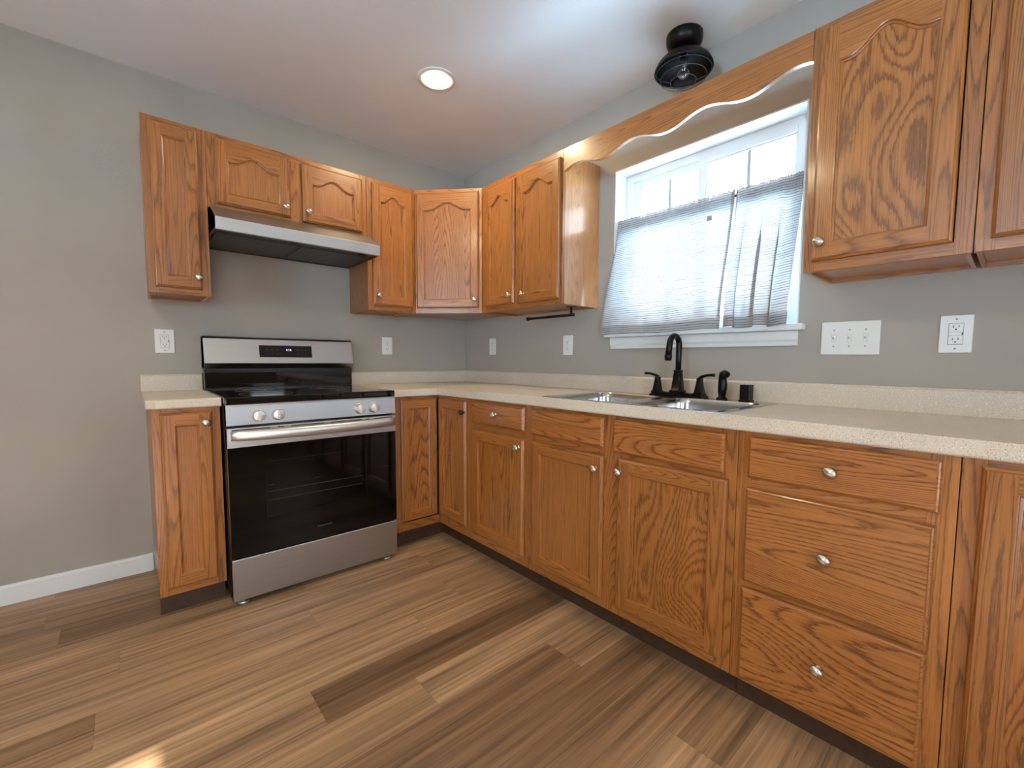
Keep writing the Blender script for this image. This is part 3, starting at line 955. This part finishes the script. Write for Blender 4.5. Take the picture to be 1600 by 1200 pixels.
def faucet():
    cy = -1.862; x = -.105; z = CZ + .0036
    root = thing('kitchen_faucet', 'dark bronze two-handle gooseneck faucet behind the sink', 'faucet', (x, cy, z))
    b = MB()
    b.prism(rrect(0, 0, .030, .134, .008, 3), 0, .010, 'z')
    b.prism(rrect(0, 0, .024, .128, .008, 3), .010, .020, 'z')
    b.build('base_plate', BRONZE, root, .002)
    b = MB()
    def sq(b, lv, cx=0, cy_=0, r=.006):
        prev = None
        for hx, hy, zz in lv:
            ring = [b.bm.verts.new((px, py, zz)) for px, py in rrect(cx, cy_, hx, hy, min(r, hx * .5), 4)]
            if prev:
                for i in range(len(ring)):
                    f = b.bm.faces.new((prev[i], prev[(i + 1) % len(ring)], ring[(i + 1) % len(ring)], ring[i])); f.smooth = True
            else: b.bm.faces.new(ring)
            prev = ring
        b.bm.faces.new(prev)
    sq(b, [(.030, .028, .020), (.030, .028, .030), (.024, .0225, .034), (.0165, .0155, .115), (.018, .017, .118), (.018, .017, .124)])
    pts = [(0, 0, .12), (0, 0, .17), (0, 0, .240)]
    rr = .037
    for i in range(1, 15):
        a = PI * i / 14
        pts.append((-rr + rr * math.cos(a), .004 * i / 14, .240 + rr * math.sin(a)))
    pts += [(-2 * rr - .002, .006, .215), (-2 * rr - .005, .007, .190)]
    b.tube(pts, [.0132] * (len(pts) - 2) + [.0140, .0140], 16)
    b.lathe([(.0155, 0), (.0165, -.004), (.0165, -.014), (.0145, -.018), (.0145, -.026), (.010, -.027)], (-2 * rr - .005, .007, .192), n=20)
    b.build('spout', BRONZE, root)
    for sgn in (1, -1):
        b = MB()
        sq(b, [(.024, .024, .020), (.019, .019, .026), (.014, .014, .060), (.0115, .0115, .080), (.0125, .0125, .085), (.010, .010, .090)], 0, sgn * .104)
        y0_ = sgn * .104
        b.tube([(0, y0_ - sgn * .004, .088), (-.002, y0_ + sgn * .012, .097), (-.003, y0_ + sgn * .032, .103), (-.004, y0_ + sgn * .056, .105), (-.004, y0_ + sgn * .066, .105)],
               [.0075, .0072, .0062, .0068, .0080], 12)
        b.build('handle', BRONZE, root)
    return z
zs_ = faucet()
def sprayer():
    root = thing('side_sprayer', 'dark bronze pull-out side sprayer standing right of the faucet', 'sprayer', (-.105, -2.066, CZ + .0036))
    b = MB()
    b.lathe([(.024, 0), (.023, .006), (.015, .014), (.0135, .020)], n=24); b.build('base', BRONZE, root)
    b = MB()
    b.tube([(0, 0, .018), (0, 0, .040), (.001, -.001, .065), (0, 0, .088), (-.004, -.002, .104), (-.012, -.006, .113)], [.0140, .0175, .0185, .0165, .0155, .0140], 16)
    b.tube([(-.005, -.001, .104), (-.012, -.013, .113), (-.017, -.026, .106)], [.0135, .0155, .0145], 16)
    b.build('spray_head', BRONZE, root)
sprayer()
def airgap():
    root = thing('air_gap', 'square black air gap cap at the right back corner of the sink', 'air gap', (-.105, -2.165, CZ + .0036))
    b = MB(); b.prism(rrect(0, 0, .0235, .0235, .004, 3), 0, .008, 'z'); b.build('base', BLACK_MT, root, .001)
    b = MB(); b.prism(rrect(0, 0, .0205, .0205, .005, 4), .008, .070, 'z'); b.build('cap', BLACK_MT, root, .0015)
airgap()

# ------------------------------------------------------------------ range
def kitchen_range():
    xa, xb = -1.6875, -.9275
    cx = (xa + xb) / 2; w2 = (xb - xa) / 2
    root = thing('electric_range', 'stainless steel and black electric range under the hood', 'stove', (cx, 0, 0))
    b = MB(); b.box(-w2, w2, -.655, -.012, .030, .885); b.build('body', BLACK_EN, root, .003)
    # cooktop
    b = MB(); b.box(-w2, w2, -.693, -.095, .886, .917); b.build('cooktop', BLACK_GLASS, root, .006, 3)
    ct = root.children[-1]
    for ex, ey, er in ((-.19, -.53, .11), (.19, -.53, .085), (-.19, -.27, .085), (.19, -.27, .105)):
        b = MB()
        for r_ in (er, er * .62):
            b.tube([(ex + r_ * math.cos(2 * PI * i / 48), ey + r_ * math.sin(2 * PI * i / 48), .9168) for i in range(48)], .0006, 5, closed=True)
        b.build('burner_ring', GREYTXT, ct)
    # backguard
    b = MB(); b.box(-w2, w2, -.093, -.012, .886, 1.03); b.build('backguard_base', BLACK_EN, root, .004)
    b = MB(); b.box(-w2 + .002, w2 - .002, -.098, -.094, .925, 1.008); b.build('backguard_insert', BLACK_GLASS, root, .002)
    tl = R(0)
    b = MB()
    b.prism([(-.013, 1.0305), (-.070, 1.0305), (-.088, 1.024), (-.122, 1.056), (-.094, 1.186), (-.086, 1.192), (-.013, 1.192)], -w2 - .001, w2 + .001, 'x')
    b.build('backguard', STEEL, root, .0015)
    bg_ = root.children[-1]
    b = MB(); b.box(-w2 - .002, w2 + .002, -.090, -.013, 1.1922, 1.197); b.build('backguard_trim', BLACK_EN, root, .001)
    # display lies on the sloped face from (-.122,1.056) to (-.094,1.186)
    sl = math.atan2(.028, .130)
    fc = Vector((0, -.1098, 1.1195))
    nrm = Vector((0, -math.cos(sl), -math.sin(sl) * -1 * -1))
    rot = (PI / 2 - sl * -1 * -1, 0, 0)
    rot = (PI / 2 - sl, 0, 0)
    b = MB(); b.box(-.136, .136, -.034, .034, 0, .0012)
    dsp = b.build('display', BLACK_GLASS, root, loc=(.005, -.1086 + .0005, 1.1215), rot=rot)
    def dt(body, size, mat, px, py, nm='legend'):
        text(body, size, nm, mat, dsp, (px, py, .0016), (0, 0, 0))
    dt('1:16', .017, DIGIT, .012, .009, 'clock_digits')
    for i, wd in enumerate(('Bake', 'Broil', 'Keep')):
        dt(wd, .0065, GREYTXT, -.098 + i * .026, .010)
    for i, wd in enumerate(('Warm', 'Self', 'Clean')):
        dt(wd, .0062, DIMTXT, -.098 + i * .026, -.016)
    for i, wd in enumerate(('Timer', 'Set', 'Start')):
        dt(wd, .0068, GREYTXT, .060 + i * .022, .009)
    for i, wd in enumerate(('Lock', 'Light', 'Off')):
        dt(wd, .0060, DIMTXT, .060 + i * .022, -.016)
    # control panel with four knobs
    b = MB(); b.prism([(-.656, .796), (-.699, .796), (-.695, .876), (-.690, .885), (-.656, .885)], -w2 + .002, w2 - .002, 'x'); b.build('control_panel', STEEL, root, .0012)
    cp = root.children[-1]
    for kx, side in ((-.259, -1), (-.182, 1), (.186, -1), (.258, 1)):
        b = MB()
        b.lathe([(.0265, 0), (.0265, -.003), (.024, -.005), (.0235, -.022), (.0215, -.026), (.002, -.0265)], axis='y', n=32)
        b.prism([(-.0062, -.0258), (-.0045, -.034), (.0045, -.034), (.0062, -.0258)], -.0205, .0205, 'z')
        k = b.build('knob', STEEL_S, root, .0008, loc=(kx, -.6985, .834))
        b = MB(); b.box(-.0012, .0012, -.0268, -.0262, .012, .0225); b.build('pointer_mark', DARKTXT, k) if False else b.bm.free()
        b = MB()
        x_ = kx + side * .044
        for r_ in ((-.009, .009, .0085, .0098), (-.009, .009, -.0098, -.0085), (-.009, -.0078, -.0085, .0085), (.0078, .009, -.0085, .0085)):
            b.box(x_ + r_[0] * .8, x_ + r_[1] * .8, -.6993, -.6982, .838 + r_[2] * .8, .838 + r_[3] * .8)
        b.build('burner_icon', DARKTXT, cp)
        b = MB(); b.box(kx - .0008, kx + .0008, -.6985, -.6968, .863, .869); b.build('dial_mark', DARKTXT, cp)
    # oven door
    dr = MB()
    dr.box(-w2 + .002, w2 - .002, -.699, -.657, .700, .786)
    dro = dr.build('oven_door', STEEL, root, .002)
    b = MB()
    for a, c in ((-.36, -.215), (-.185, -.160), (-.130, .015), (.045, .195), (.218, .236), (.262, .36)):
        b.box(a, c, -.6994, -.6975, .7745, .7785)
    b.build('vent_slot', SLOT, dro)
    b = MB(); b.box(-w2 + .002, w2 - .002, -.697, -.657, .2165, .699); b.build('door_glass', OVEN_GLASS, dro, .002)
    # faint inner window border and racks seen through the glass
    b = MB()
    x0_, x1_, z0_, z1_ = -.238, .215, .375, .625
    for q in ((x0_, x1_, z1_, z1_ + .0012), (x0_, x1_, z0_, z0_ + .0012), (x0_, x0_ + .0012, z0_, z1_), (x1_, x1_ + .0012, z0_, z1_)):
        b.box(q[0], q[1], -.6975, -.6971, q[2], q[3])
    b.build('inner_window', plain('window_border_print', srgb(19, 19, 20), .3), dro)
    b = MB()
    for zz in (.488, .448):
        b.box(x0_ + .004, x1_ - .02, -.6976, -.6972, zz, zz + .0022)
    for i in range(18):
        xx = x0_ + .02 + i * .0232
        b.box(xx, xx + .0014, -.6976, -.6972, .4885, .492)
    b.build('oven_rack', plain('rack_glint', srgb(70, 66, 62), .3, .3), dro)
    text('FRIGIDAIRE', .0135, 'maker_mark', DIMTXT, dro, (.006, -.6974, .279), (PI / 2, 0, 0), 1.05)
    # bowed handle
    b = MB()
    n = 24
    prev = None
    for i in range(n + 1):
        u = -1 + 2 * i / n
        xx = u * .366
        yy = -.712 - .042 * (1 - abs(u) ** 2.4)
        ring = []
        for j in range(14):
            a = 2 * PI * j / 14
            ring.append(b.bm.verts.new((xx, yy + .013 * math.cos(a), .754 + .0225 * math.sin(a) * (1 if abs(u) < .97 else .86))))
        if prev:
            for j in range(14):
                f = b.bm.faces.new((prev[j], prev[(j + 1) % 14], ring[(j + 1) % 14], ring[j])); f.smooth = True
        else: b.bm.faces.new(ring)
        prev = ring
    b.bm.faces.new(prev)
    for s_ in (-1, 1):
        b.box(s_ * .352 - .012, s_ * .352 + .012, -.712, -.6985, .735, .765)
    b.build('handle', STEEL_S, dro)
    # storage drawer, feet
    b = MB(); b.box(-w2 + .002, w2 - .002, -.699, -.657, .0275, .2125); b.build('storage_drawer', STEEL, root, .003)
    for fx in (-w2 + .045, w2 - .045):
        for fy in (-.655, -.06):
            b = MB(); b.lathe([(.022, .0006), (.024, .004), (.020, .009), (.008, .011), (.008, .0305)], (fx, fy, 0), n=20); b.build('foot', STEEL_S, root)
kitchen_range()

def hood():
    cx = -1.2825; w2 = .382
    root = thing('range_hood', 'stainless steel under-cabinet range hood above the stove', 'range hood', (cx, 0, 0))
    # shell: side profile (y, z); open underneath
    prof = [(-.002, 1.7945), (-.330, 1.7945), (-.479, 1.7145), (-.479, 1.6585), (-.455, 1.6585), (-.455, 1.668), (-.002, 1.668)]
    b = MB(); b.prism(prof, -w2, w2, 'x'); b.build('shell', STEEL_HOOD, root, .0015)
    b = MB(); b.box(-w2, -w2 + .010, -.454, -.002, 1.6585, 1.6678); b.box(w2 - .010, w2, -.454, -.002, 1.6585, 1.6678)
    b.box(-w2 + .011, w2 - .011, -.012, -.002, 1.6585, 1.6678); b.build('rim', BLACK_MT, root, .001)
    b = MB(); b.box(-w2 + .011, w2 - .011, -.454, -.385, 1.6625, 1.6678); b.build('control_strip', BLACK_MT, root)
    st_ = root.children[-1]
    for bx in (-.04, .30):
        b = MB(); b.lathe([(.016, 1.6622), (.014, 1.6600), (.002, 1.6595)], (bx, -.425, 0), n=20, sx=1.3); b.build('switch_knob', BLACK_EN, st_)
    for a, c in ((-w2 + .014, -.003), (.003, w2 - .014)):
        b = MB(); b.box(a, c, -.380, -.016, 1.6635, 1.6678)
        b.box(a, c, -.380, -.374, 1.6605, 1.6634); b.box(a, c, -.022, -.016, 1.6605, 1.6634)
        b.box(a, a + .006, -.374, -.022, 1.6605, 1.6634); b.box(c - .006, c, -.374, -.022, 1.6605, 1.6634)
        b.build('filter', FILTER, root)
    sl = math.atan2(.080, .161)
    for bx in (.205, .245):
        b = MB(); b.box(-.012, .012, -.004, .004, -.0005, .0012)
        b.build('slot', SLOT, root, loc=(bx, -.355, 1.7945 - .037 * .080 / .161 + .0003), rot=(sl, 0, 0))
hood()

# ------------------------------------------------------------------ outlets and switches (local front = -y)
def plate_base(root, w_, h_):
    b = MB(); b.box(-w_ / 2, w_ / 2, -.006, -.0006, -h_ / 2, h_ / 2); b.build('cover_plate', PLATE, root, .0025, 3)
def receptacle(b, zc, wd=.0):
    b.box(-.0075, -.0055, -.0094, -.0086, zc - .001, zc + .006); b.box(.0055, .0075, -.0094, -.0086, zc, zc + .006)
    b.lathe([(.0024, -.0094), (.0024, -.0086)], (0, 0, zc - .0065), axis='y', n=12)
def gfci(label, loc, rz):
    root = thing('gfci_outlet', label, 'outlet', loc, rz, 'white wall outlets')
    plate_base(root, .078, .121)
    b = MB(); b.box(-.0172, .0172, -.0088, -.0055, -.0335, .0335); f = b.build('receptacle_face', PLATE, root, .0015)
    b = MB(); receptacle(b, .021); receptacle(b, -.019)
    b.box(-.0178, -.0172, -.0068, -.0060, -.034, .034); b.box(.0172, .0178, -.0068, -.0060, -.034, .034)
    b.box(-.0178, .0178, -.0068, -.0060, .0335, .0341); b.box(-.0178, .0178, -.0068, -.0060, -.0341, -.0335)
    b.box(-.016, .016, -.0091, -.0086, .0050, .0055); b.box(-.016, .016, -.0091, -.0086, -.0055, -.0050)
    b.box(.0135, .0160, -.0094, -.0086, -.004, .004)
    b.build('slots', SLOT, f)
    for zz in (.047, -.047):
        b = MB(); b.lathe([(.0032, -.0068), (.0032, -.0058)], (0, 0, zz), axis='y', n=14)
        b.build('screw', GREYMARK, root)
def duplex(label, loc, rz):
    root = thing('duplex_outlet', label, 'outlet', loc, rz, 'white wall outlets')
    plate_base(root, .074, .118)
    f = None
    for zz in (.0195, -.0195):
        b = MB(); b.prism(rrect(0, zz, .0165, .0142, .010, 5), -.0086, -.0055, 'y'); f = b.build('receptacle_face', PLATE, root, .001)
        b = MB(); receptacle(b, zz); b.build('slots', SLOT, f)
    b = MB(); b.lathe([(.003, -.0070), (.003, -.0058)], (0, 0, 0), axis='y', n=14); b.build('screw', GREYMARK, root)
gfci('white outlet with test buttons on the wall left of the stove', (-1.836, 0, 1.166), 0)
duplex('white outlet on the stove wall, between the stove and the corner', (-.648, 0, 1.172), 0)
duplex('white outlet on the window wall nearest the corner', (0, -.352, 1.176), RZW)
duplex('white outlet below the black paper towel bar, left of the window', (0, -1.086, 1.172), RZW)
gfci('white outlet with test buttons below the right wall cabinets', (0, -2.760, 1.174), RZW)
def switches():
    root = thing('light_switch_plate', 'white three-gang light switch plate right of the window', 'switch', (0, -2.480, 1.170), RZW)
    plate_base(root, .178, .122)
    for dx in (-.048, 0, .048):
        b = MB(); b.box(dx - .0065, dx + .0065, -.0072, -.0055, -.013, .013); f = b.build('toggle_surround', PLATE, root, .0006)
        b = MB(); b.prism([(-.0072, -.004), (-.0165, .004), (-.0165, .009), (-.0072, .006)], dx - .004, dx + .004, 'x'); b.build('toggle', PLATE, f, .001)
        b = MB(); b.box(dx - .0070, dx + .0070, -.0066, -.0058, -.0137, .0137); b.build('toggle_gap', GREYMARK, f)
        for zz in (.030, -.030):
            b = MB(); b.lathe([(.0026, -.0068), (.0026, -.0058)], (dx, 0, zz), axis='y', n=12); b.build('screw', GREYMARK, root)
switches()

# ------------------------------------------------------------------ lights
def downlight(c, label):
    root = thing('recessed_ceiling_light', label, 'ceiling light', c, 0, 'recessed ceiling lights')
    b = MB(); b.lathe([(.094, -.0006), (.095, -.003), (.090, -.006), (.074, -.0065), (.060, -.0045), (.0545, -.0008)], n=48, cap=False)
    b.build('trim_ring', PLATE, root)
    b = MB(); b.lathe([(.0525, -.0008), (.052, -.004), (.046, -.0085), (.030, -.012), (.004, -.0135)], n=40); b.build('lens', LENS, root)
downlight((-.785, -.905, H), 'round recessed ceiling light, switched on, above the corner of the counters')
downlight((-2.45, -1.80, H), 'added recessed fill light outside the picture, in front of the stove wall')  # unseen lamp added to throw warm light on the stove wall
downlight((-2.35, -3.40, H), 'added recessed fill light outside the picture, behind the camera')  # unseen lamp added for more downlight from behind

def pendant():
    c = (-.158, -1.872, H)
    root = thing('cage_ceiling_light', 'black flush-mount barn style ceiling light with wire cage above the window', 'ceiling light', c)
    b = MB(); b.lathe([(.074, -.0006), (.0745, -.010), (.073, -.030), (.066, -.045), (.050, -.054), (.040, -.058)], n=40); b.build('canopy', BLACK_MT, root)
    b = MB()
    outer = [(.040, -.0585), (.044, -.066), (.062, -.078), (.088, -.094), (.108, -.114), (.1185, -.134), (.120, -.142)]
    inner = [(.1175, -.142), (.116, -.134), (.105, -.115), (.085, -.097), (.060, -.082), (.030, -.074), (.012, -.073)]
    b.lathe(outer + inner, n=48, cap=False); b.build('shade', [BLACK_MT], root)
    b = MB(); b.lathe([(.016, -.0735), (.016, -.098), (.013, -.100)], n=20); so = b.build('socket', BLACK_MT, root)
    b = MB(); b.lathe([(.012, -.099), (.014, -.106), (.024, -.124), (.029, -.142), (.026, -.158), (.015, -.168), (.002, -.171)], n=28); 
    b.build('bulb', bulb_m, so)
    b = MB()
    for r_, z_ in ((.112, -.150), (.094, -.172), (.052, -.186)):
        b.tube([(r_ * math.cos(2 * PI * i / 56), r_ * math.sin(2 * PI * i / 56), z_) for i in range(56)], .0013, 6, closed=True)
    for k in range(4):
        a = R(35) + k * PI / 2
        ca, sa = math.cos(a), math.sin(a)
        b.tube([(.118 * ca, .118 * sa, -.141), (.112 * ca, .112 * sa, -.150), (.094 * ca, .094 * sa, -.172), (.052 * ca, .052 * sa, -.186)], .0013, 6)
    b.build('wire_cage', plain('cage_wire', srgb(70, 72, 76), .3, .8), root)
bt = NT('clear_bulb_glass')
_g = bt.n('ShaderNodeBsdfGlossy'); _g.inputs['Roughness'].default_value = .03
_t = bt.n('ShaderNodeBsdfTransparent'); _t.inputs[0].default_value = (.93, .95, .96, 1)
_lw = bt.n('ShaderNodeLayerWeight'); _lw.inputs[0].default_value = .35
_n = bt.noise(bt.obj(), 30, 1)
_m = bt.n('ShaderNodeMixShader')
bt.l(bt.math('ADD', bt.math('MULTIPLY', _lw.outputs[1], .6), bt.math('MULTIPLY', _n, .12)), _m.inputs[0])
bt.l(_t.outputs[0], _m.inputs[1]); bt.l(_g.outputs[0], _m.inputs[2]); bt.l(_m.outputs[0], bt.out.inputs['Surface'])
bulb_m = bt.m
pendant()

# ------------------------------------------------------------------ towel bar and curtain
def towel_bar():
    root = thing('paper_towel_holder', 'black paper towel bar hung under the wall cabinet left of the window', 'towel holder', (-.165, -1.255, ZB))
    b = MB(); b.box(-.020, .020, -.020, .020, -.004, -.0008) ; b.build('mounting_plate', BLACK_MT, root, .001)
    b = MB(); b.tube([(0, 0, -.003), (0, 0, -.046)], .0065, 14); b.build('post', BLACK_MT, root)
    b = MB(); b.tube([(0, -.016, -.046), (0, .345, -.046)], .0075, 16); b.build('bar', BLACK_MT, root)
    b = MB(); b.lathe([(.0075, -.020), (.0095, -.0195), (.0095, -.016)], (0, 0, -.046), axis='y', n=18); b.lathe([(.010, .345), (.0105, .352), (.004, .353)], (0, 0, -.046), axis='y', n=18); b.build('end_cap', BLACK_MT, root)
towel_bar()

ROD_Z, ROD_X = 1.806, .034
b = MB(); b.tube([(ROD_X, WIN[0] + .0075, ROD_Z), (ROD_X, WIN[1] - .0075, ROD_Z)], .0055, 14)
rod = tag(b.build('curtain_rod', BLACK_MT), 'thin black tension rod inside the window opening carrying the curtains', 'curtain rod')
b = MB(); b.lathe([(.009, WIN[0] + .0070), (.009, WIN[0] + .022), (.006, WIN[0] + .0225)], (ROD_X, 0, ROD_Z), axis='y', n=16)
b.lathe([(.009, WIN[1] - .0070), (.009, WIN[1] - .022), (.006, WIN[1] - .0225)], (ROD_X, 0, ROD_Z), axis='y', n=16); b.build('end_cap', BLACK_MT, rod)

def curtain(label, yt0, yt1, yb0, yb1, zb, amp, waves, seed, pinch=0.0, fold=.55, nz=70, ny=180, xbot=-.062):
    """cafe panel from rod (t=0) to hem (t=1)"""
    rnd = random.Random(seed)
    ph = [rnd.uniform(0, 2 * PI) for _ in range(6)]
    ztop = ROD_Z + .020
    def pos(s, t, dx=0.0, zoff=0.0):
        k = min(1, max(0, (t - .03) / .95))
        y_ = (yt0 + (yt1 - yt0) * s) * (1 - k) + (yb0 + (yb1 - yb0) * s) * k
        y_ += pinch * math.sin(2 * PI * s * 1.5 + 1) * math.sin(PI * k) * .01
        z_ = ztop + (zb(s) - ztop) * t
        e = min(1.0, max(0.0, k / .9)); e = e * e * (3 - 2 * e)
        x_ = ROD_X - .018 + (xbot - ROD_X + .018) * (e * .75 + .25 * k)
        a = amp * (.12 + .88 * min(1, k * 2.2))
        f = math.sin(2 * PI * waves * s + ph[0] + .5 * math.sin(2.4 * t + ph[1])) * .6 \
            + math.sin(2 * PI * waves * 1.73 * s + ph[2] + t) * .28 + math.sin(2 * PI * waves * .47 * s + ph[3] - .6 * t) * .5
        x_ += a * f + dx
        y_ += a * fold * math.cos(2 * PI * waves * s + ph[4]) * min(1, .25 + k * 2) * math.sqrt(max(0.0, math.sin(PI * s)))
        # fine gathers on the header
        g = max(0, 1 - t / .14)
        x_ += .0026 * g * math.sin(2 * PI * 34 * s + ph[5]) * (1 if t > .02 else 1.5)
        z_ += .0035 * (max(0, 1 - t / .03)) * math.sin(2 * PI * 27 * s + ph[2])
        return Vector((x_, y_, z_ + zoff))
    def sheet(ts, dx, name, parent, s_rng=(0, 1)):
        b = MB(); bm = b.bm
        uvl = bm.loops.layers.uv.new('UVMap')
        g = [[bm.verts.new(pos(s_rng[0] + (s_rng[1] - s_rng[0]) * i / ny, t, dx)) for i in range(ny + 1)] for t in ts]
        for r_ in range(len(ts) - 1):
            for i in range(ny):
                f = bm.faces.new((g[r_][i], g[r_][i + 1], g[r_ + 1][i + 1], g[r_ + 1][i])); f.smooth = True
                for lp, (ii, rr) in zip(f.loops, ((i, r_), (i + 1, r_), (i + 1, r_ + 1), (i, r_ + 1))):
                    lp[uvl].uv = ((s_rng[0] + (s_rng[1] - s_rng[0]) * ii / ny) * abs(yt1 - yt0) * 1.6, -ts[rr] * .6)
        return b.build(name, SHEER, parent, recalc=False)
    main = sheet([i / nz for i in range(nz + 1)], 0, 'cafe_curtain', None)
    tag(main, label, 'curtain', 'striped cafe curtains on the window rod')
    sheet([.005 + .125 * i / 10 for i in range(11)], .034, 'rod_pocket', main)
    sheet([.925 + .072 * i / 6 for i in range(7)], .003, 'hem', main)
    for a, c in ((0.0, .022), (.978, 1.0)):
        o = sheet([i / nz for i in range(nz + 1)], .0025, 'side_hem', main, (a, c))
    return main
left = curtain('wide flat sheer white curtain panel with thin dark stripes on the left of the window', -1.418, -2.034, -1.372, -2.022, lambda s: 1.216 + .006 * s + .003 * math.sin(9 * s), .006, 5.2, 3)
curtain('narrow gathered sheer curtain panel with thin dark stripes on the right of the window', -2.041, -2.300, -2.036, -2.284, lambda s: 1.226 + .004 * math.sin(14 * s), .017, 3.6, 8, fold=1.5, xbot=-.060)
b = MB(); b.face([(0, -.012, 0), (0, .012, 0), (0, .012, -.020), (0, -.012, -.020)]); b.build('care_tag', GREYMARK, left, loc=(.004, -1.93, 1.735))
